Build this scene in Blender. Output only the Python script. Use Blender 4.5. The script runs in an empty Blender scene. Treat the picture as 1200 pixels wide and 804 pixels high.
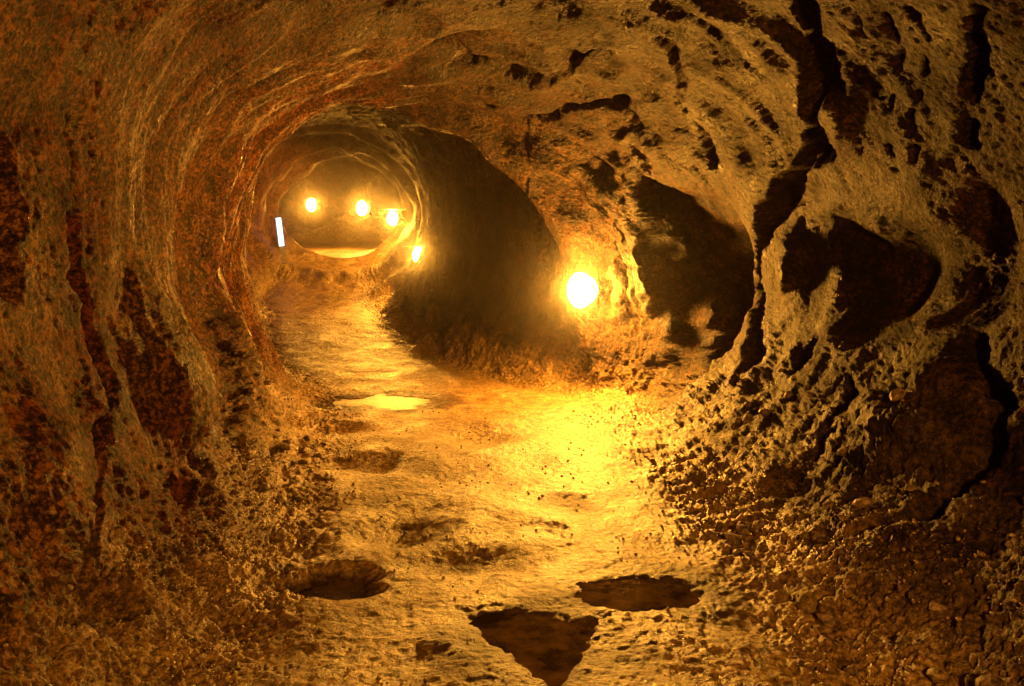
import bpy, bmesh, math, random
import numpy as np
from mathutils import Vector, Matrix

random.seed(7)
rng = np.random.default_rng(7)
scene = bpy.context.scene
COL = scene.collection

# ------------------------------------------------------------------ camera, world, exposure
F = 933.0           # focal length in photo pixels (1200 wide)
EYE = 1.6           # camera height
HOR = 300.0         # horizon row of the photo
cam_d = bpy.data.cameras.new("camera")
cam = bpy.data.objects.new("camera", cam_d)
COL.objects.link(cam)
cam.location = (0, 0, EYE)
cam.rotation_euler = (math.radians(90), 0, 0)
cam_d.sensor_width = 36.0
cam_d.lens = 36.0 * F / 1200.0
cam_d.shift_y = -(402.0 - HOR) / 1200.0
cam_d.clip_start = 0.05
cam_d.clip_end = 500
scene.camera = cam

world = bpy.data.worlds.new("World")
scene.world = world
world.use_nodes = True
world.node_tree.nodes["Background"].inputs[0].default_value = (0, 0, 0, 1)   # underground: no sky reaches here
world.node_tree.nodes["Background"].inputs[1].default_value = 0.0

scene.view_settings.view_transform = 'Standard'
scene.view_settings.look = 'None'
scene.view_settings.gamma = 1.0
scene.view_settings.exposure = 0.12
scene.cycles.use_denoising = True
scene.cycles.max_bounces = 8
scene.cycles.diffuse_bounces = 3
scene.cycles.glossy_bounces = 3
scene.cycles.volume_bounces = 0
scene.cycles.sample_clamp_indirect = 6.0

AMBER = (1.0, 0.405, 0.040)
LAMP1, LAMP_MID, LAMP_FAR, LAMP_FILL = 1180.0, 1300.0, 480.0, 430.0
HAZE = 0.0028

# ------------------------------------------------------------------ helpers
def tag(o, label=None, cat=None, group=None, kind=None):
    if label: o["label"] = label
    if cat: o["category"] = cat
    if group: o["group"] = group
    if kind: o["kind"] = kind
    return o

def link(name, me, parent=None, mat=None):
    o = bpy.data.objects.new(name, me)
    COL.objects.link(o)
    if parent: o.parent = parent
    if mat: me.materials.append(mat)
    return o

def bm_obj(name, bm, mat, parent=None, smooth=True):
    me = bpy.data.meshes.new(name)
    bm.normal_update()
    bm.to_mesh(me); bm.free()
    if smooth:
        me.shade_smooth()
    return link(name, me, parent, mat)

def smooth01(t):
    t = np.clip(t, 0, 1)
    return t * t * (3 - 2 * t)

_perm = np.random.default_rng(3).permutation(256).astype(np.int32)
_perm = np.concatenate([_perm, _perm])
_g = np.random.default_rng(4).normal(size=(256, 3)).astype(np.float32)
_g /= np.linalg.norm(_g, axis=1, keepdims=True)

def perlin(x, y, z):
    xi = np.floor(x); yi = np.floor(y); zi = np.floor(z)
    xf = (x - xi).astype(np.float32); yf = (y - yi).astype(np.float32); zf = (z - zi).astype(np.float32)
    xi = xi.astype(np.int32) & 255; yi = yi.astype(np.int32) & 255; zi = zi.astype(np.int32) & 255
    u = xf ** 3 * (xf * (xf * 6 - 15) + 10)
    v = yf ** 3 * (yf * (yf * 6 - 15) + 10)
    w = zf ** 3 * (zf * (zf * 6 - 15) + 10)
    def g(dx, dy, dz):
        h = _perm[_perm[_perm[(xi + dx) & 255] + ((yi + dy) & 255)] + ((zi + dz) & 255)]
        gr = _g[h]
        return gr[..., 0] * (xf - dx) + gr[..., 1] * (yf - dy) + gr[..., 2] * (zf - dz)
    def lerp(a, b, t): return a + t * (b - a)
    a = lerp(lerp(g(0, 0, 0), g(1, 0, 0), u), lerp(g(0, 1, 0), g(1, 1, 0), u), v)
    b = lerp(lerp(g(0, 0, 1), g(1, 0, 1), u), lerp(g(0, 1, 1), g(1, 1, 1), u), v)
    return lerp(a, b, w) * 1.5

def noise(P, scale, off=0.0, stretch=(1, 1, 1)):
    return perlin(P[..., 0] * scale * stretch[0] + off, P[..., 1] * scale * stretch[1] + off * 1.7 + 11.3,
                  P[..., 2] * scale * stretch[2] - off + 5.1)

# ------------------------------------------------------------------ cave shell: cross-sections of the tube
# each section at depth Y: floor mid, floor left, left foot, left low, left mid, left upper, ceiling left, ceiling mid,
#                          ceiling right, right upper, right mid, right low, right foot, floor right      (X, Z) in metres
S = [
 (-3.5, [(0.1,0),(-.8,0),(-1.5,.1),(-2.0,.7),(-2.2,1.6),(-2.0,2.6),(-1.2,3.4),(0,3.7),(1.2,3.4),(2.1,2.7),(2.6,1.7),(2.4,.8),(1.7,.1),(.9,0)]),
 ( 2.0, [(0.1,0),(-.8,0),(-1.4,.05),(-1.9,.65),(-2.08,1.6),(-1.95,2.6),(-1.2,3.4),(0,3.75),(1.2,3.5),(2.2,2.7),(2.65,1.7),(2.35,.8),(1.65,.1),(.9,0)]),
 ( 4.0, [(0.05,0),(-.8,0),(-1.35,.05),(-1.8,.55),(-2.15,1.5),(-2.0,2.6),(-1.2,3.35),(0,3.7),(1.2,3.45),(2.2,2.7),(2.65,1.7),(2.3,.85),(1.5,.1),(.85,0)]),
 ( 6.0, [(-.2,0),(-1.1,0),(-1.75,.05),(-2.25,.65),(-2.58,1.5),(-2.4,2.5),(-1.5,3.2),(0,3.5),(1.2,3.3),(2.0,2.65),(2.42,1.7),(2.15,.9),(1.35,.1),(.7,0)]),
 ( 7.2, [(-.35,0),(-1.3,0),(-2.0,.05),(-2.5,.7),(-2.82,1.6),(-2.6,2.5),(-1.75,3.15),(-.2,3.42),(1.0,3.2),(1.75,2.6),(2.12,1.7),(2.02,.8),(1.3,.1),(.6,0)]),
 ( 7.8, [(-.5,0),(-1.4,0),(-2.12,.05),(-2.63,.7),(-2.93,1.6),(-2.68,2.5),(-1.92,3.15),(-.55,3.38),(.75,3.15),(1.42,2.5),(2.42,1.7),(2.42,.66),(1.27,.12),(.5,0)]),
 ( 8.15,[(-.52,0),(-1.45,0),(-2.2,.05),(-2.7,.7),(-2.97,1.6),(-2.74,2.5),(-2.0,3.18),(-.7,3.37),(.6,3.12),(1.35,2.5),(2.12,1.66),(2.1,.68),(1.24,.1),(.47,0)]),
 ( 8.45, [(-.56,0),(-1.5,0),(-2.28,.05),(-2.77,.7),(-3.01,1.6),(-2.8,2.5),(-2.08,3.2),(-.85,3.36),(.4,3.08),(1.15,2.4),(1.28,1.5),(1.6,.62),(1.3,.12),(.44,0)]),
 ( 8.85,[(-.6,0),(-1.55,0),(-2.36,.05),(-2.83,.7),(-3.05,1.6),(-2.86,2.55),(-2.16,3.25),(-1.02,3.36),(.15,3.05),(.95,2.4),(1.3,1.6),(1.42,.62),(1.2,.09),(.38,0)]),
 ( 9.3, [(-.75,0),(-1.7,0),(-2.5,.05),(-2.92,.7),(-3.1,1.6),(-2.95,2.6),(-2.3,3.3),(-1.3,3.4),(-.35,3.0),(.22,2.3),(.5,1.6),(.72,.7),(.85,.03),(.1,0)]),
 ( 9.7, [(-.9,0),(-1.9,0),(-2.6,.05),(-3.1,.7),(-3.3,1.6),(-3.1,2.6),(-2.45,3.5),(-1.4,3.8),(-.2,3.4),(.45,2.5),(.72,1.6),(.75,.7),(.55,.03),(-.1,0)]),
 (10.6, [(-1.3,0),(-2.3,0),(-3.0,.04),(-3.5,.7),(-3.75,1.6),(-3.5,2.6),(-2.8,3.6),(-1.7,4.05),(-.3,3.65),(.5,2.7),(.62,1.6),(.42,.7),(-.05,.03),(-.6,0)]),
 (12.0, [(-2.2,0),(-3.1,0),(-3.7,.03),(-4.1,.7),(-4.3,1.6),(-4.1,2.6),(-3.5,3.6),(-2.3,4.0),(-.9,3.65),(-.15,2.7),(0.0,1.6),(-.35,.7),(-.85,.03),(-1.5,0)]),
 (15.0, [(-3.5,.25),(-4.3,.25),(-4.85,.3),(-5.2,1.0),(-5.4,1.9),(-5.1,3.0),(-4.5,3.9),(-3.2,4.3),(-2.1,3.9),(-1.6,2.8),(-1.55,1.7),(-1.8,.9),(-2.1,.28),(-2.8,.25)]),
 (16.0, [(-3.8,.36),(-4.5,.38),(-5.1,.45),(-5.5,1.1),(-5.75,2.0),(-5.5,3.1),(-4.9,4.0),(-3.5,4.45),(-2.3,4.0),(-1.75,2.9),(-1.7,1.8),(-2.15,1.05),(-2.5,.42),(-3.1,.38)]),
 (19.0, [(-4.7,.68),(-5.4,.7),(-6.0,.8),(-6.4,1.5),(-6.68,2.4),(-6.4,3.5),(-5.6,4.3),(-4.4,4.7),(-3.1,4.3),(-2.2,3.4),(-2.0,2.3),(-2.4,1.4),(-3.2,.78),(-4.0,.7)]),
 (21.5, [(-4.5,1.45),(-5.2,1.5),(-5.9,1.8),(-6.25,2.3),(-6.4,2.9),(-6.05,3.6),(-5.4,4.15),(-4.5,4.4),(-3.6,4.15),(-3.0,3.5),(-2.85,2.8),(-3.0,2.25),(-3.4,1.8),(-3.9,1.5)]),
 (24.0, [(-5.2,1.52),(-6.2,1.55),(-7.0,1.7),(-7.5,2.4),(-7.7,3.2),(-7.3,4.2),(-6.4,4.9),(-5.1,5.2),(-4.0,4.8),(-3.2,4.0),(-2.9,3.0),(-3.1,2.3),(-3.5,1.7),(-4.3,1.55)]),
 (26.5, [(-5.8,1.70),(-7.0,1.72),(-8.0,1.95),(-8.6,2.5),(-8.8,3.3),(-8.3,4.4),(-7.2,5.2),(-5.7,5.5),(-4.4,5.1),(-3.6,4.2),(-3.3,3.2),(-3.5,2.4),(-3.9,1.95),(-4.8,1.72)]),
 (31.0, [(-6.6,1.95),(-8.0,1.95),(-9.2,2.2),(-10.0,2.6),(-10.2,3.5),(-9.6,4.7),(-8.4,5.6),(-6.6,6.0),(-5.2,5.5),(-4.2,4.5),(-3.9,3.4),(-4.1,2.5),(-4.5,2.2),(-5.4,1.95)]),
 (34.0, [(-6.9,2.2),(-8.0,2.2),(-8.8,2.25),(-9.4,2.6),(-9.6,3.5),(-9.2,4.5),(-8.2,5.2),(-6.9,5.5),(-5.8,5.0),(-5.0,4.2),(-4.8,3.4),(-4.9,2.5),(-5.2,2.25),(-6.0,2.2)]),
]
ST_Y = np.array([s[0] for s in S]); ST_P = np.array([s[1] for s in S])      # (n, 14, 2)

def pchip(x, y, xq):
    h = np.diff(x)[:, None, None]; d = np.diff(y, axis=0) / h
    m = np.zeros_like(y)
    w1 = 2 * h[1:] + h[:-1]; w2 = h[1:] + 2 * h[:-1]
    same = d[:-1] * d[1:] > 0
    with np.errstate(divide='ignore', invalid='ignore'):
        hm = (w1 + w2) / (w1 / d[:-1] + w2 / d[1:])
    m[1:-1] = np.where(same, hm, 0); m[0] = d[0]; m[-1] = d[-1]
    i = np.clip(np.searchsorted(x, xq) - 1, 0, len(x) - 2)
    t = ((xq - x[i]) / (x[i + 1] - x[i]))[:, None, None]; hh = (x[i + 1] - x[i])[:, None, None]
    return ((2*t**3-3*t**2+1)*y[i] + (t**3-2*t**2+t)*hh*m[i] + (-2*t**3+3*t**2)*y[i+1] + (t**3-t**2)*hh*m[i+1])

NU = 900
SEG = np.array([60, 70, 78, 78, 78, 80, 74, 74, 80, 80, 76, 76, 84, 72]); SEG = np.round(SEG * NU / SEG.sum()).astype(int)
SEG[0] += NU - SEG.sum()
UQ = np.concatenate([k + np.arange(n) / n for k, n in enumerate(SEG)])
UEDGE = np.concatenate([[0], np.cumsum(SEG)])

# rows: denser where the picture is larger and where the wall turns across the view
yy = np.linspace(-3.5, 34.0, 20000)
den = 1.0 / np.maximum(0.00085 * np.abs(yy) ** 2, 0.0075)
den[yy < 1.8] = 1 / 0.06
den += 110 * np.exp(-((yy - 9.1) / 0.55) ** 2) + 30 * np.exp(-((yy - 11.0) / 1.6) ** 2) + 12 * np.exp(-((yy - 21) / 3.0) ** 2)
den += 36 * smooth01((yy - 9) / 1.5) * (1 - smooth01((yy - 15) / 4)) + 16 * smooth01((yy - 15) / 4)
den[yy > 33.2] = np.maximum(den[yy > 33.2], 110 / .8)
cum = np.concatenate([[0], np.cumsum((den[1:] + den[:-1]) / 2 * np.diff(yy))])
NV = 1500
VY = np.interp(np.linspace(0, cum[-1], NV), cum, yy)

sec = pchip(ST_Y, ST_P, VY)                                                  # (NV, 14, 2)
i1 = np.floor(UQ).astype(int) % 14; t = (UQ - np.floor(UQ))[None, :, None]
p0, p1, p2, p3 = sec[:, (i1 - 1) % 14], sec[:, i1], sec[:, (i1 + 1) % 14], sec[:, (i1 + 2) % 14]
XZ = 0.5 * (2*p1 + (p2-p0)*t + (2*p0-5*p1+4*p2-p3)*t**2 + (3*p1-p0-3*p2+p3)*t**3)
P = np.zeros((NV, NU, 3), np.float64)
P[..., 0] = XZ[..., 0]; P[..., 1] = VY[:, None]; P[..., 2] = XZ[..., 1]
# the two ends close like the end of a sack
for capn, far in ((20, False), (110, True)):
  for k in range(capn):
    a = math.sin(math.pi / 2 * (k + 0.02) / capn)
    for row in ((NV - 1 - k,) if far else (k,)):
        c = P[row].mean(axis=0)
        P[row] = c + (P[row] - c) * a

def normals(P):
    du = np.roll(P, -1, axis=1) - np.roll(P, 1, axis=1)
    dv = np.zeros_like(P); dv[1:-1] = P[2:] - P[:-2]; dv[0] = P[1] - P[0]; dv[-1] = P[-1] - P[-2]
    n = np.cross(du, dv)
    n /= np.linalg.norm(n, axis=2, keepdims=True) + 1e-12
    return n

N = normals(P)
# make sure they point into the cave
r = NV // 3
if np.mean(np.sum((P[r].mean(axis=0) - P[r]) * N[r], axis=1)) < 0: N = -N; FLIP = True
else: FLIP = False

# how floor-like each point is (1 on the walkway, 0 on the walls)
U = np.broadcast_to(UQ[None, :], P.shape[:2])
ud = np.minimum(U, 14 - U)
floorw = 1 - smooth01((ud - 1.35) / 1.0)
sidew = smooth01((ud - 1.1) / 0.5) * (1 - smooth01((ud - 2.6) / 0.9))        # rubble slopes at the wall foot

B0 = P.copy()
_pxb = 600 + F * B0[..., 0] / np.maximum(B0[..., 1], .1); _pyb = HOR - F * (B0[..., 2] - EYE) / np.maximum(B0[..., 1], .1)

def at(px, py, y0=1.0, y1=40.0):
    """the point of the undisturbed rock surface where the photo shows pixel (px, py)"""
    d = (_pxb - px) ** 2 + (_pyb - py) ** 2 + np.where((B0[..., 1] > y0) & (B0[..., 1] < y1), 0, 1e9)
    near = d < max(30.0, d.min() * 1.5)
    idx = np.argwhere(near)
    k = idx[np.argmin(B0[near][:, 1])]
    return B0[k[0], k[1]].copy()

DISP = np.zeros(P.shape[:2])       # along the inward normal, metres (+ sticks out into the cave)

def seg_dist(Q, a, b):
    ab = b - a; tt = np.clip(((Q - a) @ ab) / (ab @ ab + 1e-9), 0, 1)
    return np.linalg.norm(Q - a - tt[:, None] * ab, axis=1), tt

def groove(pix, width, depth, y0=1.0, y1=40.0, wob=0.35):
    """a crack that runs along the wall through the given photo points; width and depth in metres (or lists)"""
    pts = [at(a, b, y0, y1) for a, b in pix]
    w = np.broadcast_to(np.array(width, float), (len(pts),)); dp = np.broadcast_to(np.array(depth, float), (len(pts),))
    lo = np.min(pts, axis=0) - 0.8; hi = np.max(pts, axis=0) + 0.8
    m = np.all((B0 > lo) & (B0 < hi), axis=2)
    Q = B0[m]
    Q = Q + 0.10 * np.stack([noise(Q, 2.7, 3.0), noise(Q, 2.7, 9.0), noise(Q, 2.7, 15.0)], 1) * wob * 3 \
          + 0.03 * np.stack([noise(Q, 9., 3.0), noise(Q, 9., 9.0), noise(Q, 9., 15.0)], 1)
    out = np.zeros(len(Q))
    for k in range(len(pts) - 1):
        d, tt = seg_dist(Q, pts[k], pts[k + 1])
        ww = w[k] + (w[k + 1] - w[k]) * tt; dd = dp[k] + (dp[k + 1] - dp[k]) * tt
        out = np.maximum(out, dd * (1 - smooth01(d / ww)) ** 0.8)
    DISP[m] -= out

def lump(px, py, rad, amt, y0=1.0, y1=40.0, sx=1.0, sz=1.0, power=1.0):
    """a boss (amt > 0) or a hollow (amt < 0) of the rock around one photo point"""
    c = at(px, py, y0, y1)
    m = np.all(np.abs(B0 - c) < rad * 1.6 * max(1, sx, sz), axis=2)
    Q = B0[m] + 0.25 * rad * np.stack([noise(B0[m], 1.6 / rad, 1.0), noise(B0[m], 1.6 / rad, 7.0), noise(B0[m], 1.6 / rad, 13.0)], 1)
    d = np.sqrt(((Q[:, 0] - c[0]) / sx) ** 2 + ((Q[:, 1] - c[1]) / sx) ** 2 + ((Q[:, 2] - c[2]) / sz) ** 2) / rad
    DISP[m] += amt * (1 - smooth01(d)) ** power

def ridged(Q, s, off, st=(1, 1, 1)): return 1 - 2 * np.abs(noise(Q, s, off, st))
# ---- left wall
groove([(70, 235), (78, 320), (112, 400), (132, 450), (122, 540), (98, 640), (112, 720)], [.03, .05, .06, .045, .045, .05, .05], [.12, .24, .26, .18, .2, .2, .2], 1, 6, .15)
groove([(10, 170), (18, 250), (12, 340)], [.10, .16, .09], [.2, .28, .12], 1, 6)
lump(190, 450, .60, .27, 3, 8, 1, 1.6)
groove([(150, 260), (175, 330), (215, 400), (240, 470), (222, 560)], [.08, .10, .10, .14, .12], [.03, .05, .07, .10, .08], 3, 8)
groove([(215, 210), (225, 280), (250, 345), (270, 400)], [.12, .14, .12, .08], [.08, .12, .10, .05], 4, 9.3)
groove([(20, 780), (70, 735), (110, 700)], [.06, .09, .06], [.07, .10, .07], 1, 6)
lump(238, 540, .14, -.14, 3, 8, 1, 1.2)
lump(130, 690, .24, -.16, 1, 6)
lump(60, 560, .45, .12, 1, 6, 1, 2)
lump(255, 440, .35, .10, 4, 9.3, 1, 2.2)
groove([(330, 480), (300, 560), (250, 600)], .06, .07, 3, 9)
def fold(pix, width, height, y0=1.0, y1=40.0):
    before = DISP.copy(); groove(pix, width, height, y0, y1, .2)
    DISP[...] = before + (before - DISP)
fold([(268, 190), (236, 270), (246, 350), (280, 440), (292, 540)], [.28, .36, .38, .32, .25], [.10, .22, .24, .20, .12], 4, 9.3)
fold([(120, 130), (112, 260), (150, 360), (150, 470), (160, 600)], [.3, .38, .40, .36, .3], [.02, .04, .05, .04, .02], 2.5, 8)
fold([(30, 380), (60, 480), (70, 600)], [.25, .32, .3], [.03, .07, .05], 1, 6)
ry = B0[..., 1] + .22 * noise(B0, .9, 121.0) + .10 * noise(B0, 2.6, 123.0)
DISP += (.15 + .05 * noise(B0, 1.4, 125.0)) * np.exp(-((ry - 9.22) / .20) ** 2) * smooth01((U - 6.2) / 1.0) * (1 - .9 * smooth01((U - 8.0) / 1.0))
# ---- right wall
groove([(945, 0), (962, 90), (955, 170), (905, 240), (880, 290), (872, 340), (880, 420)], [.10, .14, .16, .13, .12, .14, .16], [.22, .3, .32, .26, .28, .3, .3], 3, 8)
groove([(1150, 0), (1145, 90), (1125, 170), (1105, 200)], [.05, .08, .12, .06], [.1, .18, .26, .1], 2, 6)
groove([(1145, 400), (1160, 470), (1130, 550), (1060, 600), (1010, 620)], [.12, .10, .10, .08, .05], [.2, .2, .2, .14, .08], 2, 7)
lump(1035, 330, .62, -.34, 3, 7, 1, 0.9, .7)
lump(1140, 310, .50, -.28, 2.5, 7, 1, 1.0, .8)
lump(990, 285, .30, -.20, 3, 7)
lump(1060, 180, .30, .06, 3, 7, 1, 2.0)
lump(1040, 500, .65, .20, 3, 7, 1, .9)
lump(925, 320, .30, .14, 4, 8, .8, 1.6)
groove([(940, 190), (940, 260), (938, 330), (930, 380)], .035, .05, 3, 8)
lump(1100, 450, .25, .10, 2.5, 7)
lump(940, 410, .20, -.20, 3, 8)
groove([(1000, 440), (990, 490), (940, 525)], [.06, .08, .05], [.08, .12, .06], 3, 8)
for xx, dd in ((1010, .05), (1045, .07), (1075, .05)):
    groove([(xx, 10), (xx + 3, 90), (xx + 2, 190)], .035, dd, 3, 8)
lump(805, 300, .20, .20, 6, 8.7, 1, 1.3)
lump(845, 375, .18, .16, 6, 8.7)
lump(785, 395, .15, .12, 6, 8.7)
# ---- ceiling and the lip over the tunnel mouth
lump(560, 70, .55, -.18, 5, 9, 1.6, 1)
lump(690, 75, .40, -.16, 5, 9)
lump(640, 190, .35, .05, 6, 9.2)
lump(700, 200, .30, -.16, 6, 9.2)
lump(850, 90, .40, .06, 4, 9)
groove([(560, 120), (640, 140), (730, 130)], .10, .10, 5, 9.2)
groove([(500, 60), (560, 85), (640, 95), (720, 60)], .12, .12, 5, 9)
groove([(780, 40), (800, 120), (840, 200)], .07, .08, 4, 9)
lump(700, 330, .30, -.10, 8.6, 9.3, 1, 2)

# rings of rock around the far opening
yw = B0[..., 1] + .5 * noise(B0, .8, 45.0) + .2 * noise(B0, 2.0, 47.0)
DISP += .22 * np.exp(-((yw - 20.1) / .3) ** 2) + .14 * np.exp(-((yw - 21.5) / .35) ** 2) + .16 * np.exp(-((yw - 18.7) / .4) ** 2) * (1 - floorw)

# broad unevenness of the lava
DISP += (1 - floorw) * (0.10 * noise(B0, 0.9, 2.0) + 0.05 * noise(B0, 1.9, 21.0))
ceilw = (1 - smooth01((np.abs(U - 7.8) - 1.2) / .8)) * smooth01((B0[..., 1] - 4) / 1.0) * (1 - smooth01((B0[..., 1] - 8.6) / .6))
DISP += ceilw * (.13 * noise(B0, 1.3, 63.0, (1, 1.6, 1)) + .05 * ridged(B0, 2.0, 66.0, (.8, 1.6, 1)) - .02)
DISP += floorw * (0.03 * noise(B0, 0.9, 4.0) + 0.022 * noise(B0, 2.3, 8.0))
lump(305, 238, .45, -.35, 9.8, 18)
far_damp = 1.0
P = P + N * (DISP * far_damp)[..., None]
warp = np.exp(-((P[..., 1] - 8.3) / .9) ** 4) * (P[..., 0] > .8) * smooth01((P[..., 0] - .8) / .3)
P[..., 0] += warp * (.09 * noise(P, 1.6, 75.0) + .06 * noise(P, 3.5, 77.0) + .05 * noise(P, 7.0, 79.0))
P[..., 1] += warp * (.12 * noise(P, 1.8, 83.0) + .06 * noise(P, 4.0, 85.0))
N = normals(P); N = -N if FLIP else N

# middle and fine relief
lat = np.linspace(0, 1, 2)
W = 1 - floorw
def billow(Q, s, off, st=(1, 1, 1)): return 2.2 * np.abs(noise(Q, s, off, st)) - .5
D2 = W * (0.028 * noise(P, 2.6, 5.0, (1, 1, .7)) + 0.008 * noise(P, 5.0, 31.0, (1, 1, .7)))
ring = smooth01((P[..., 1] - 3.2) / 1.5) * (1 - smooth01((P[..., 1] - 8.6) / .8)) * W * (1 - .6 * sidew) * (1 - .8 * smooth01((P[..., 0] + .8) / 1.6))
D2 += ring * (.060 * noise(P, 1.0, 25.0, (.45, 3.4, .4)) + .034 * ridged(P, 1.0, 27.0, (.9, 7.0, .7)))
D2 += W * (.15 + .85 * smooth01(P[..., 0] / 1.5 + .5)) * (.002 * billow(P, 13.0, 95.0) + .005 * billow(P, 27.0, 97.0))
rip = sidew * (P[..., 0] > 0) * smooth01((P[..., 1] - 4.0) / 1.0) * (1 - smooth01((P[..., 1] - 8.3) / .6))
D2 += rip * .030 * billow(P, 1.0, 29.0, (2.2, 7.0, 2.2))
rib = np.exp(-((P[..., 1] - 8.9) / .4) ** 4) * (P[..., 0] > .2) * W
D2 += rib * (.06 * ridged(P, 1.0, 73.0, (.5, 7.0, .5)) + .03 * noise(P, 6.0, 74.0))
D2 += W * 0.004 * (ridged(P, 7.0, 17.0, (.6, 1.5, .45)) - .55) + W * 0.005 * noise(P, 15.0, 41.0, (.7, 1.5, .5))
D2 += sidew * (0.018 * noise(P, 6.0, 51.0) + 0.013 * billow(P, 9.0, 57.0) + 0.013 * billow(P, 19.0, 53.0) + 0.007 * billow(P, 36.0, 59.0))
D2 += floorw * (0.006 * noise(P, 5.0, 61.0) + 0.004 * noise(P, 11.0, 67.0) + 0.005 * noise(P, 22.0, 71.0))
D2 += floorw * smooth01((P[..., 1] - 15) / 4) * (.05 * noise(P, 1.2, 87.0) + .012 * billow(P, 4.0, 89.0))
D2 += W * smooth01((P[..., 1] - 9.8) / .6) * (1 - smooth01((P[..., 1] - 17) / 2)) * (.06 * noise(P, 2.2, 101.0, (1, 1, .6)) + .03 * billow(P, 4.5, 103.0, (1, 1, .5)) + .012 * billow(P, 11.0, 105.0))
D2 += (0.003 + 0.0045 * W) * noise(P, 32.0, 81.0, (.75, 1.4, .6))
D2 += (0.003 + 0.004 * W) * noise(P, 58.0, 91.0)
P = P + N * D2[..., None]

# hollows in the walkway: (x, y, half width, half length, depth)
def fl(px, py): d = EYE * F / (py - HOR); return ((px - 600) / F * d, d)
def basin(cx, cy, a, b, depth, rot=0.0, wob=.25, rim=0.0, soft=False):
    dx, dy = P[..., 0] - cx, P[..., 1] - cy
    c, s = math.cos(rot), math.sin(rot)
    q = np.sqrt(((dx * c + dy * s) / a) ** 2 + ((-dx * s + dy * c) / b) ** 2)
    m = (q < 2.2) & (P[..., 2] < 0.6) & (floorw > .02)
    q[m] += wob * noise(P[m] * np.array([1, 1, 0]), 1.3 / min(a, b), cx * 7) + (.05 if soft else .12) * noise(P[m] * np.array([1, 1, 0]), 4 / min(a, b), cx * 3)
    P[..., 2] -= np.where(m, depth * ((1 - smooth01(q / 1.5)) if soft else (1 - smooth01((q - .3) / 1.0))), 0) - np.where(m, rim * np.exp(-((q - 1.3) / .25) ** 2), 0)
for px, py, a, b, dp in ((440, 540, .28, .30, .12), (470, 620, .20, .18, .10), (525, 652, .24, .14, .05), (640, 620, .11, .10, .05),
                         (560, 508, .26, .34, .11), (545, 560, .30, .22, .04), (660, 588, .28, .2, .07), (400, 500, .4, .35, .09),
                         (330, 640, .25, .2, .05), (500, 600, .2, .15, .03), (250, 735, .22, .12, .05), (330, 765, .18, .12, .03),
                         (480, 770, .12, .10, .02), (870, 735, .16, .12, .03), (800, 640, .2, .15, .03), (850, 590, .15, .12, .05)):
    cx, cy = fl(px, py); basin(cx, cy, a * 1.25, b * 1.25, dp * .8, 0, .2, 0, True)

PUD = []
cx, cy = fl(632, 748)
# three-cornered puddle in front
def three_cornered(pix, depth):
    c3 = np.array([fl(*p) for p in pix]); cen = c3.mean(axis=0)
    m = (np.hypot(P[..., 0] - cen[0], P[..., 1] - cen[1]) < .9) & (P[..., 2] < .5)
    Q = P[m][:, :2]; Q3 = P[m] * np.array([1, 1, 0]); d = np.full(len(Q), -9.0)
    for k in range(3):
        e = c3[(k + 1) % 3] - c3[k]; nn = np.array([e[1], -e[0]]) / np.linalg.norm(e)
        if nn @ (cen - c3[k]) > 0: nn = -nn
        d = np.logaddexp(d * 40, ((Q - c3[k]) @ nn) * 40) / 40
    d += .045 + .04 * noise(Q3, 7.0, 3.3) + .03 * noise(Q3, 19.0, 8.3)
    z = P[m].copy(); z[:, 2] -= depth * (1 - smooth01((d + .08) / .24)); P[m] = z
three_cornered([(574, 724), (684, 732), (645, 792)], .07)
PUD.append((cx + .02, cy, .36, .36, -.016))
cx, cy = fl(752, 697); basin(cx, cy, .27, .19, .075, 0, .2, .005); PUD.append((cx, cy, .36, .28, -.012))
cx, cy = fl(392, 676); basin(cx, cy, .23, .17, .13, 0, .3)
PUD.append((cx, cy, .28, .24, -.062))  # water sheet added so the shaded hole reads dark
cx, cy = fl(455, 469); basin(cx, cy, .44, .34, .06, 0, .15); PUD.append((cx, cy, .60, .5, -.008))

# ------------------------------------------------------------------ materials
def nodes(name):
    m = bpy.data.materials.new(name); m.use_nodes = True
    nt = m.node_tree; b = nt.nodes["Principled BSDF"]
    return m, nt, b

FLOOR_C = ((.06, .032, .012), (.185, .112, .045), (.36, .235, .10)); FLOOR_R = (.29, .58); FLOOR_S = .55

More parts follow.
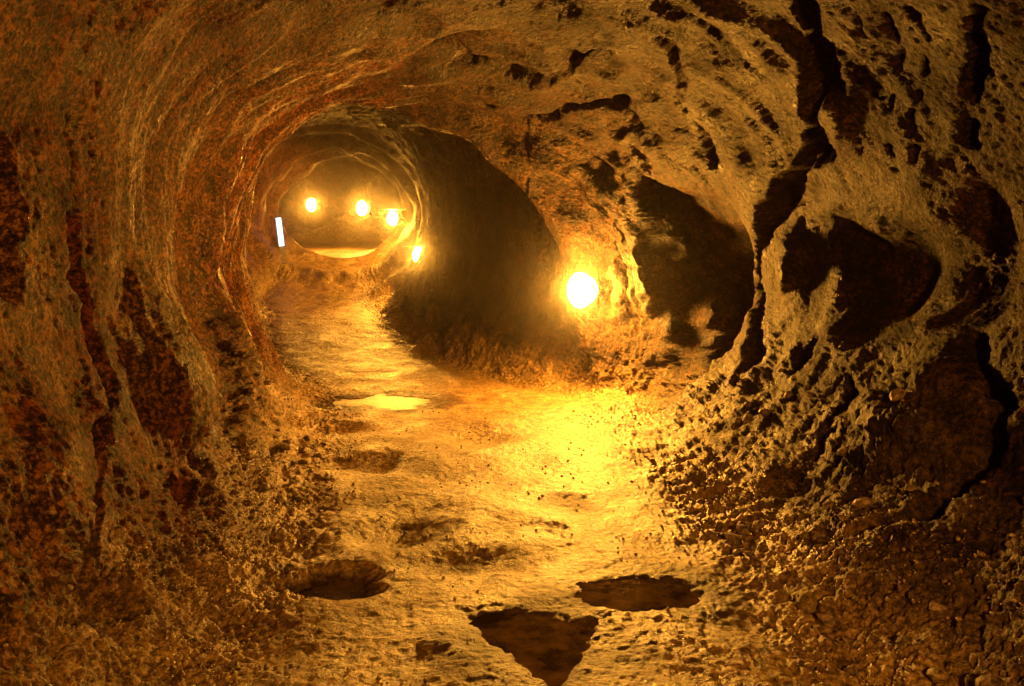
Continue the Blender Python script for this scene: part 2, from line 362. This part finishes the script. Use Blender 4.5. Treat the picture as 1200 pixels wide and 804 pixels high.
def rock(name, c_dark, c_mid, c_light, rough=(.32, .62), bump=.6, patch=None, spec=.6, iron=None, dusty=False, damp=False, dark_roof=False):
    m, nt, b = nodes(name)
    geo = nt.nodes.new("ShaderNodeNewGeometry")
    def nz(scale, detail, rough_=.6, dist=0.0):
        n = nt.nodes.new("ShaderNodeTexNoise"); n.inputs["Scale"].default_value = scale; n.inputs["Detail"].default_value = detail
        n.inputs["Roughness"].default_value = rough_; n.inputs["Distortion"].default_value = dist
        nt.links.new(geo.outputs["Position"], n.inputs["Vector"]); return n.outputs["Fac"]
    a = nz(6.0, 8, .72, .3); s = nz(34.0, 5, .75); big = nz(.7, 3, .5, .4); mid = nz(2.2, 4, .6, .6)
    def math_(op, x, y):
        n = nt.nodes.new("ShaderNodeMath"); n.operation = op
        for k, v in enumerate((x, y)):
            if isinstance(v, (int, float)): n.inputs[k].default_value = v
            else: nt.links.new(v, n.inputs[k])
        return n.outputs[0]
    mix = math_('ADD', math_('MULTIPLY', a, .35), math_('MULTIPLY', s, .65))
    cr = nt.nodes.new("ShaderNodeValToRGB"); e = cr.color_ramp
    e.elements[0].position = .43; e.elements[0].color = (*c_dark, 1)
    e.elements[1].position = .575; e.elements[1].color = (*c_light, 1)
    k = e.elements.new(.5); k.color = (*c_mid, 1)
    nt.links.new(mix, cr.inputs[0])
    col = cr.outputs[0]
    if patch:
        r2 = nt.nodes.new("ShaderNodeValToRGB"); r2.color_ramp.elements[0].position = .47; r2.color_ramp.elements[1].position = .58
        nt.links.new(math_('ADD', math_('MULTIPLY', big, .6), math_('MULTIPLY', mid, .4)), r2.inputs[0])
        mx = nt.nodes.new("ShaderNodeMix"); mx.data_type = 'RGBA'; mx.blend_type = 'MULTIPLY'
        nt.links.new(r2.outputs[0], mx.inputs[0]); nt.links.new(col, mx.inputs[6]); mx.inputs[7].default_value = (*patch, 1)
        col = mx.outputs[2]
    if iron:      # rusty rock above, pale trodden dust on the lower wall
        sp = nt.nodes.new("ShaderNodeSeparateXYZ"); nt.links.new(geo.outputs["Position"], sp.inputs[0])
        mr = nt.nodes.new("ShaderNodeMapRange"); mr.interpolation_type = 'SMOOTHSTEP'
        mr.inputs[1].default_value = .9; mr.inputs[2].default_value = 2.3
        nt.links.new(math_('ADD', sp.outputs[2], math_('MULTIPLY', math_('SUBTRACT', mid, .5), 2.5)), mr.inputs[0])
        mi = nt.nodes.new("ShaderNodeMix"); mi.data_type = 'RGBA'; mi.blend_type = 'MULTIPLY'
        nt.links.new(mr.outputs[0], mi.inputs[0]); nt.links.new(col, mi.inputs[6]); mi.inputs[7].default_value = (*iron, 1)
        col = mi.outputs[2]
    def blend(fac, x, y):      # x -> y
        n = nt.nodes.new("ShaderNodeMix"); n.data_type = 'FLOAT'; nt.links.new(fac, n.inputs[0])
        for k, v in ((2, x), (3, y)):
            if isinstance(v, (int, float)): n.inputs[k].default_value = v
            else: nt.links.new(v, n.inputs[k])
        return n.outputs[0]
    dust = None
    if dark_roof:                  # the colour darkens from the left wall towards the roof
        aw = nt.nodes.new("ShaderNodeAttribute"); aw.attribute_name = "roof_dark"
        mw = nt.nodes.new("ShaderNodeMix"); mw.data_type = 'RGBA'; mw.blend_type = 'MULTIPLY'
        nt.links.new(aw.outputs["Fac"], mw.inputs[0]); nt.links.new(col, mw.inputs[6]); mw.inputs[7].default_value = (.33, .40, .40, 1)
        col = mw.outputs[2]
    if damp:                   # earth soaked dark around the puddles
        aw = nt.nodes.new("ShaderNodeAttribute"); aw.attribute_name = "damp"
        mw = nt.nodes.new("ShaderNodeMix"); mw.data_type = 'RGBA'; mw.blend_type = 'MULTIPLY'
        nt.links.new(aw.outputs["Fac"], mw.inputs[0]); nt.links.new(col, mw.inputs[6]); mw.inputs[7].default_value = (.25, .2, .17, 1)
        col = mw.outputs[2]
    if dusty:                  # trodden earth carried up the wall foot
        at_ = nt.nodes.new("ShaderNodeAttribute"); at_.attribute_name = "dust"; dust = at_.outputs["Fac"]
        c2 = nt.nodes.new("ShaderNodeValToRGB"); e2 = c2.color_ramp
        e2.elements[0].position = .43; e2.elements[0].color = (*FLOOR_C[0], 1)
        e2.elements[1].position = .575; e2.elements[1].color = (*FLOOR_C[2], 1)
        k = e2.elements.new(.5); k.color = (*FLOOR_C[1], 1)
        nt.links.new(mix, c2.inputs[0])
        md = nt.nodes.new("ShaderNodeMix"); md.data_type = 'RGBA'; nt.links.new(dust, md.inputs[0])
        nt.links.new(col, md.inputs[6]); nt.links.new(c2.outputs[0], md.inputs[7]); col = md.outputs[2]
    nt.links.new(col, b.inputs["Base Color"])
    rr = nt.nodes.new("ShaderNodeMapRange"); rr.inputs[1].default_value = .35; rr.inputs[2].default_value = .65
    rr.inputs[3].default_value = rough[0]; rr.inputs[4].default_value = rough[1]
    nt.links.new(mid, rr.inputs[0])
    b.inputs["Specular IOR Level"].default_value = spec
    if dusty:
        r3 = nt.nodes.new("ShaderNodeMapRange"); r3.inputs[1].default_value = .35; r3.inputs[2].default_value = .65
        r3.inputs[3].default_value = FLOOR_R[0]; r3.inputs[4].default_value = FLOOR_R[1]; nt.links.new(mid, r3.inputs[0])
        nt.links.new(blend(dust, rr.outputs[0], r3.outputs[0]), b.inputs["Roughness"])
        nt.links.new(blend(dust, spec, FLOOR_S), b.inputs["Specular IOR Level"])
    else:
        nt.links.new(rr.outputs[0], b.inputs["Roughness"])
    bp = nt.nodes.new("ShaderNodeBump"); bp.inputs["Strength"].default_value = bump; bp.inputs["Distance"].default_value = .05
    h = math_('ADD', math_('MULTIPLY', nz(55.0, 5, .65), .6), math_('MULTIPLY', nz(20.0, 4, .6), .8))
    nt.links.new(h, bp.inputs["Height"]); nt.links.new(bp.outputs[0], b.inputs["Normal"])
    return m

M_LEFT = rock("left_rock", (.010, .004, .0017), (.066, .027, .009), (.28, .135, .042), patch=(.7, .4, .32), rough=(.40, .68), spec=.27, iron=(.92, .76, .78), bump=.85, dusty=True, dark_roof=True)
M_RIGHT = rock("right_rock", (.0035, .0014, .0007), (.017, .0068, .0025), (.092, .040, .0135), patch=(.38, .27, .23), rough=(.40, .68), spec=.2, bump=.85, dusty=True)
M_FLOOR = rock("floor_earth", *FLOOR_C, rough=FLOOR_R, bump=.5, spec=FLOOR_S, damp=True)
M_STONE = rock("loose_stone", (.035, .02, .012), (.12, .075, .04), (.27, .18, .11), rough=(.4, .7), bump=.35)

def plain(name, col, rough=.5, metal=0.0, spec=.5):
    m, nt, b = nodes(name)
    n = nt.nodes.new("ShaderNodeTexNoise"); n.inputs["Scale"].default_value = 25; n.inputs["Detail"].default_value = 4
    cr = nt.nodes.new("ShaderNodeValToRGB")
    cr.color_ramp.elements[0].color = (*[c * .7 for c in col], 1); cr.color_ramp.elements[1].color = (*[min(1, c * 1.2) for c in col], 1)
    nt.links.new(n.outputs[0], cr.inputs[0]); nt.links.new(cr.outputs[0], b.inputs["Base Color"])
    b.inputs["Roughness"].default_value = rough; b.inputs["Metallic"].default_value = metal
    b.inputs["Specular IOR Level"].default_value = spec
    return m

def water_mat(name, rough, wave):
    m, nt, b = nodes(name)
    sg = nt.nodes.new("ShaderNodeNewGeometry"); sn = nt.nodes.new("ShaderNodeTexNoise"); sn.inputs["Scale"].default_value = 5.5
    sn.inputs["Detail"].default_value = 6; sn.inputs["Roughness"].default_value = .65; nt.links.new(sg.outputs["Position"], sn.inputs["Vector"])
    sr = nt.nodes.new("ShaderNodeValToRGB"); sr.color_ramp.elements[0].position = .4; sr.color_ramp.elements[1].position = .62   # silt mottling, its pale tone also standing in for golden reflection
    sr.color_ramp.elements[0].color = (.022, .012, .004, 1); sr.color_ramp.elements[1].color = (.13, .076, .024, 1)
    nt.links.new(sn.outputs[0], sr.inputs[0]); nt.links.new(sr.outputs[0], b.inputs["Base Color"])
    b.inputs["Roughness"].default_value = rough; b.inputs["IOR"].default_value = 1.33
    n = nt.nodes.new("ShaderNodeTexNoise"); n.inputs["Scale"].default_value = 9; n.inputs["Detail"].default_value = 2
    geo = nt.nodes.new("ShaderNodeNewGeometry"); nt.links.new(geo.outputs["Position"], n.inputs["Vector"])
    bp = nt.nodes.new("ShaderNodeBump"); bp.inputs["Strength"].default_value = wave; bp.inputs["Distance"].default_value = .02
    nt.links.new(n.outputs[0], bp.inputs["Height"]); nt.links.new(bp.outputs[0], b.inputs["Normal"])
    return m

def emit(name, col, strength):
    m, nt, b = nodes(name)
    e = nt.nodes.new("ShaderNodeEmission"); e.inputs[0].default_value = (*col, 1); e.inputs[1].default_value = strength
    nt.links.new(e.outputs[0], nt.nodes["Material Output"].inputs[0])
    return m

M_WATER = water_mat("murky_water", .025, .16)
M_SHALLOW = water_mat("shallow_water", .38, .12)
M_METAL = plain("dark_metal", (.05, .045, .04), .45, .8)
M_CABLE = plain("black_rubber", (.02, .02, .02), .6)
M_BULB1 = emit("hot_bulb", AMBER, LAMP1)
M_BULB = emit("warm_bulb", AMBER, LAMP_FAR)
M_BULB3 = emit('mellow_bulb', AMBER, LAMP_MID * .6)
M_BULB2 = emit("bright_bulb", AMBER, LAMP_MID)
M_COOL = emit("cool_panel", (.52, .82, 1.0), 2.2)

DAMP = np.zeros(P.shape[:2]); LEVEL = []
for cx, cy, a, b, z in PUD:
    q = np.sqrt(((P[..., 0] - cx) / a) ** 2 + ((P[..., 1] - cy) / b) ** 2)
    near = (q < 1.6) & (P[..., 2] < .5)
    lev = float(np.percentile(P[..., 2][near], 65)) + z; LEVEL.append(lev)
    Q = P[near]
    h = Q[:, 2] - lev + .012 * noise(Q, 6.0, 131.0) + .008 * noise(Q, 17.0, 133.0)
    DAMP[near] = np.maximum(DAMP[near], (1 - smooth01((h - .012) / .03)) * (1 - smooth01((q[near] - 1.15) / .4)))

# ------------------------------------------------------------------ link the shell: floor, two walls, ceiling
NG = normals(P); NG = -NG if FLIP else NG
ROOF_DARK = smooth01((U - 5.6 + .8 * noise(P, .8, 141.0) + .5 * noise(P, 2.5, 143.0)) / 1.8) * (U > 4)
DUST = 1 - smooth01((ud - 2.0) / np.maximum(.25, .85 + .7 * noise(P, 1.7, 111.0) + .4 * noise(P, 5.0, 113.0)))
DUST *= 1 - .55 * smooth01((ud - 2.0) / .25) * (P[..., 0] > .5)
def strip(name, u0, u1, mat):
    cols = np.arange(u0, u1 + 1) % NU
    V = P[:, cols].reshape(-1, 3).astype(np.float32); nn = NG[:, cols].reshape(-1, 3)
    w = len(cols); i = np.arange(NV - 1)[:, None] * w + np.arange(w - 1)[None, :]
    quads = np.stack([i, i + 1, i + w + 1, i + w], -1).reshape(-1, 4)
    if FLIP: quads = quads[:, ::-1]
    me = bpy.data.meshes.new(name)
    me.vertices.add(len(V)); me.vertices.foreach_set("co", V.ravel())
    me.loops.add(quads.size); me.loops.foreach_set("vertex_index", quads.ravel().astype(np.int32))
    me.polygons.add(len(quads)); me.polygons.foreach_set("loop_start", np.arange(0, quads.size, 4, dtype=np.int32))
    me.update(calc_edges=True)
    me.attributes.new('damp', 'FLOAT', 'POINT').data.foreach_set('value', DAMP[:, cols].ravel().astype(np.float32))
    me.attributes.new('roof_dark', 'FLOAT', 'POINT').data.foreach_set('value', ROOF_DARK[:, cols].ravel().astype(np.float32))
    me.attributes.new('dust', 'FLOAT', 'POINT').data.foreach_set('value', DUST[:, cols].ravel().astype(np.float32))
    me.shade_smooth()
    me.normals_split_custom_set_from_vertices(nn.astype(np.float32).tolist())
    return link(name, me, None, mat)
a1, a2, a3, a4 = int(UEDGE[2]), int(UEDGE[6]), int(UEDGE[9]), int(UEDGE[12])
tag(strip("wall_left", a1, a2, M_LEFT), "reddish brown folded lava rock wall on the left of the cave", kind="structure")
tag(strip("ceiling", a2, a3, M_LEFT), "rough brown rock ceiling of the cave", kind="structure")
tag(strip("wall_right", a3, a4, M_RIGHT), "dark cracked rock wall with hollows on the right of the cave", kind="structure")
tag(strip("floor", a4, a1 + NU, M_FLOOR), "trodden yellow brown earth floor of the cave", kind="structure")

# ------------------------------------------------------------------ puddles
labels = ["three cornered murky puddle nearest the viewer", "oval puddle with a dark rim, right of the three cornered one",
          "small hole on the left of the cave floor, darkened by added water", "thin bright puddle far back in front of the tunnel mouth"]
for (cx, cy, a, b, z), lab, lev in zip(PUD, labels, LEVEL):
    bm = bmesh.new(); n = 40
    ring = [bm.verts.new((math.cos(2*math.pi*k/n) * a, math.sin(2*math.pi*k/n) * b, 0)) for k in range(n)]
    bm.faces.new(ring)
    o = bm_obj("puddle", bm, M_SHALLOW if cy > 6 else M_WATER); o.location = (cx, cy, lev)
    tag(o, lab, "puddle", kind="structure")

# ------------------------------------------------------------------ lamps
def tube(bm, pts, r, n=10):
    prev = None
    for k, p in enumerate(pts):
        p = Vector(p); d = (Vector(pts[min(k+1, len(pts)-1)]) - Vector(pts[max(k-1, 0)])).normalized()
        u = d.orthogonal().normalized(); v = d.cross(u)
        ring = [bm.verts.new(p + r * (math.cos(2*math.pi*j/n) * u + math.sin(2*math.pi*j/n) * v)) for j in range(n)]
        if prev:
            for j in range(n): bm.faces.new((prev[j], prev[(j+1) % n], ring[(j+1) % n], ring[j]))
        prev = ring

def lathe(bm, prof, n=24):
    rows = []
    for r_, y in prof:
        rows.append([bm.verts.new((r_ * math.cos(2*math.pi*k/n), y, r_ * math.sin(2*math.pi*k/n))) for k in range(n)])
    for A, Bq in zip(rows, rows[1:]):
        for k in range(n): bm.faces.new((A[k], A[(k+1) % n], Bq[(k+1) % n], Bq[k]))

def make_lamp(loc, face, rad, bulb_mat, label, added_hood=0.0):
    """globe lamp on a bowl reflector and bracket; 'face' is the plan direction it looks"""
    root = bpy.data.objects.new("cave_lamp", None); COL.objects.link(root)
    root.location = loc; root.rotation_euler = (0, 0, math.atan2(face[1], face[0]) + math.pi / 2)   # local -Y looks along face
    tag(root, label, "lamp", "glowing lamps along the cave walls")
    bm = bmesh.new(); bmesh.ops.create_icosphere(bm, subdivisions=3, radius=rad)
    bmesh.ops.scale(bm, vec=(.92, .92, 1.3), verts=bm.verts)
    bm_obj("bulb", bm, bulb_mat, root)
    bm = bmesh.new(); lathe(bm, [(rad*.45, rad*1.55), (rad*.8, rad*1.45), (rad*1.1, rad*1.12), (rad*1.16, rad*.98), (rad*1.10, rad*.98), (rad*.75, rad*1.36), (rad*.4, rad*1.48)])
    bm_obj("reflector", bm, M_METAL, root)
    bm = bmesh.new(); tube(bm, [(0, rad*1.5, 0), (0, rad*2.0, -.02), (0, rad*2.8, -.12), (0, rad*3.6, -.2)], rad * .16)
    bm_obj("bracket", bm, M_METAL, root)
    bm = bmesh.new(); lathe(bm, [(0.001, rad*1.62), (rad*.32, rad*1.62), (rad*.34, rad*1.2), (rad*.26, rad*.9), (0.001, rad*.9)], 14)
    bm_obj("socket", bm, M_METAL, root)
    if added_hood:  # disc added to block upward light and keep the tunnel roof dark
        bm = bmesh.new(); tube(bm, [(0, 0, rad*1.5), (0, 0, rad*1.56)], added_hood, 24)
        for z_ in (rad*1.5, rad*1.56): bm.faces.new([v for v in bm.verts if abs(v.co.z - z_) < 1e-4])
        bm_obj("added_hood", bm, M_METAL, root, False)
    return root
def W3(px, py, d): return ((px - 600) / F * d, d, EYE + (HOR - py) / F * d)
make_lamp(W3(680, 340, 8.84), (-.35, -1), .15, M_BULB1, "largest and nearest glowing lamp, by the rock edge right of the tunnel mouth")
make_lamp(W3(490, 299, 16.9), (-.95, .15), .12, M_BULB2, "glowing lamp low on the right, second nearest of the row in the tunnel", .34)
make_lamp(W3(460, 256, 20.4), (-.95, -.1), .14, M_BULB3, "glowing lamp on the right rim of the far opening, above the low one", .36)
make_lamp(W3(424, 244, 28.5), (-.3, -1), .20, M_BULB, "glowing lamp in the middle of the far chamber, beneath its arch")
make_lamp(W3(365, 240, 28.5), (.3, -1), .18, M_BULB, "leftmost glowing lamp, in the far chamber above the pale panel")

make_lamp((1.3, -1.6, 2.3), (-.35, 1), .22, emit('fill_bulb', AMBER, LAMP_FILL), "added fill lamp, unseen behind the viewer on the right")  # extra lamp out of view, added to brighten the foreground

# pale panel that glows cold at the left of the far opening
root = bpy.data.objects.new("light_panel", None); COL.objects.link(root); root.location = (*W3(334, 290, 20.7)[:2], 1.15)
root.rotation_euler = (0, math.radians(-7), math.radians(30))
tag(root, "narrow upright panel glowing cold white at the left of the far opening", "light panel")
def box(bm, c, s):
    r_ = bmesh.ops.create_cube(bm, size=1)
    bmesh.ops.scale(bm, vec=s, verts=r_["verts"]); bmesh.ops.translate(bm, vec=c, verts=r_["verts"])
bm = bmesh.new(); box(bm, (0, 0, 1.08), (.14, .03, .74)); bm_obj("screen", bm, M_COOL, root, False)
bm = bmesh.new()
for c, s in (((-.08, .01, 1.08), (.02, .06, .80)), ((.08, .01, 1.08), (.02, .06, .80)), ((0, .01, 1.465), (.14, .06, .03)), ((0, .01, .695), (.14, .06, .03)), ((0, .03, 1.08), (.14, .02, .74))): box(bm, c, s)
bm_obj("frame", bm, M_METAL, root, False)
bm = bmesh.new(); box(bm, (0, .02, .4), (.16, .1, .5)); bm_obj("foot", bm, M_METAL, root, False)

# ------------------------------------------------------------------ loose stones along the wall feet
protos = []
for k in range(7):
    bm = bmesh.new(); bmesh.ops.create_icosphere(bm, subdivisions=2, radius=1)
    cuts = [(Vector((random.gauss(0, 1), random.gauss(0, 1), random.gauss(0, 1))).normalized(), random.uniform(.55, .8)) for _ in range(9)]
    ax = Vector((1, random.uniform(.65, .95), random.uniform(.5, .8)))
    for v in bm.verts:
        q = np.array([[v.co.x, v.co.y, v.co.z]])
        f = 1 + .38 * float(noise(q, 1.3, k * 9.0)[0]) + .16 * float(noise(q, 3.2, k * 5.0)[0])
        v.co = v.co * f
        for nn, off in cuts:
            h = v.co.dot(nn) - off
            if h > 0: v.co -= nn * h
        v.co = Vector((v.co.x * ax.x, v.co.y * ax.y, v.co.z * ax.z))
    me = bpy.data.meshes.new("loose_stone"); bm.to_mesh(me); bm.free(); me.materials.append(M_STONE); protos.append(me)

def scatter(cond, n, rmin, rmax, label, group):
    idx = np.argwhere(cond); 
    # even over the ground area, not over the grid
    wgt = (VY[np.clip(idx[:, 0] + 1, 0, NV - 1)] - VY[idx[:, 0]]); wgt = wgt / wgt.sum()
    for k in rng.choice(len(idx), n, replace=False, p=wgt):
        v, u = idx[k]; p = P[v, u]; s = rmin + (rmax - rmin) * rng.random() ** 3.2
        o = bpy.data.objects.new("loose_stone", protos[rng.integers(len(protos))]); COL.objects.link(o)
        o.location = p + NG[v, u] * s * .3
        o.rotation_euler = (rng.uniform(-.5, .5), rng.uniform(-.5, .5), rng.uniform(0, 6.28)); o.scale = (s, s, s)
        tag(o, label, "stone", group)
R = (P[..., 0] > 0); Lf = ~R
scatter(R & (ud > 1.5) & (ud < 2.9) & (P[..., 1] > 2.6) & (P[..., 1] < 6.2), 190, .014, .070, "small rough stone in the rubble at the foot of the right wall", "stones in the right hand rubble")
scatter(Lf & (ud > 1.5) & (ud < 2.8) & (P[..., 1] > 2.9) & (P[..., 1] < 7.0), 110, .014, .060, "small rough stone in the rubble at the foot of the left wall", "stones in the left hand rubble")

# fine grit strewn over the walkway, thicker towards its edges
bm = bmesh.new(); bmesh.ops.create_icosphere(bm, subdivisions=1, radius=1); bm.verts.ensure_lookup_table()
gv = np.array([v.co[:] for v in bm.verts]); gf = np.array([[v.index for v in f.verts] for f in bm.faces]); bm.free()
idx = np.argwhere((ud < 2.6) & (P[..., 1] > 2.6) & (P[..., 1] < 8.5) & (DAMP < .3))
pw = P[idx[:, 0], idx[:, 1]]
wgt = (VY[np.clip(idx[:, 0] + 1, 0, NV - 1)] - VY[idx[:, 0]]) * (.25 + smooth01(ud[idx[:, 0], idx[:, 1]] - .9) * 1.6) * np.clip(.5 + 1.6 * noise(pw, 1.8, 151.0), .05, 2) / (1 + .04 * pw[:, 1] ** 2)
pick = rng.choice(len(idx), 6500, replace=False, p=wgt / wgt.sum())
rad = .0035 + .011 * rng.random(len(pick)) ** 3
A = rng.normal(size=(len(pick), 3, 3)); A, _ = np.linalg.qr(A)
shp = gv[None] * (1 + .45 * (rng.random((len(pick), len(gv), 1)) - .5)) * np.array([1, .8, .65])
VG = (np.einsum('nij,nvj->nvi', A, shp) * rad[:, None, None] + (pw[pick] + np.array([0, 0, 1]) * rad[:, None] * .35)[:, None]).reshape(-1, 3)
FG = (gf[None] + (np.arange(len(pick)) * len(gv))[:, None, None]).reshape(-1, 3)
me = bpy.data.meshes.new("gravel"); me.vertices.add(len(VG)); me.vertices.foreach_set("co", VG.astype(np.float32).ravel())
me.loops.add(FG.size); me.loops.foreach_set("vertex_index", FG.astype(np.int32).ravel())
me.polygons.add(len(FG)); me.polygons.foreach_set("loop_start", np.arange(0, FG.size, 3, dtype=np.int32)); me.update(calc_edges=True)
tag(link("gravel", me, None, M_FLOOR), "fine grit strewn over the cave floor", kind="stuff")

# ------------------------------------------------------------------ haze volume, added for the glow around the lamps
bm = bmesh.new(); box(bm, (-3.5, 15.5, 2.3), (21, 45, 10))
m = bpy.data.materials.new("glow_haze"); m.use_nodes = True; nt = m.node_tree
nt.nodes.remove(nt.nodes["Principled BSDF"])
pv = nt.nodes.new("ShaderNodeVolumePrincipled"); pv.inputs["Color"].default_value = (.9, .85, .78, 1); pv.inputs["Density"].default_value = HAZE
pv.inputs["Anisotropy"].default_value = .972
nt.links.new(pv.outputs[0], nt.nodes["Material Output"].inputs["Volume"])
tag(bm_obj("haze", bm, m, None, False), "thin haze added for the glow around the lamps", kind="stuff")
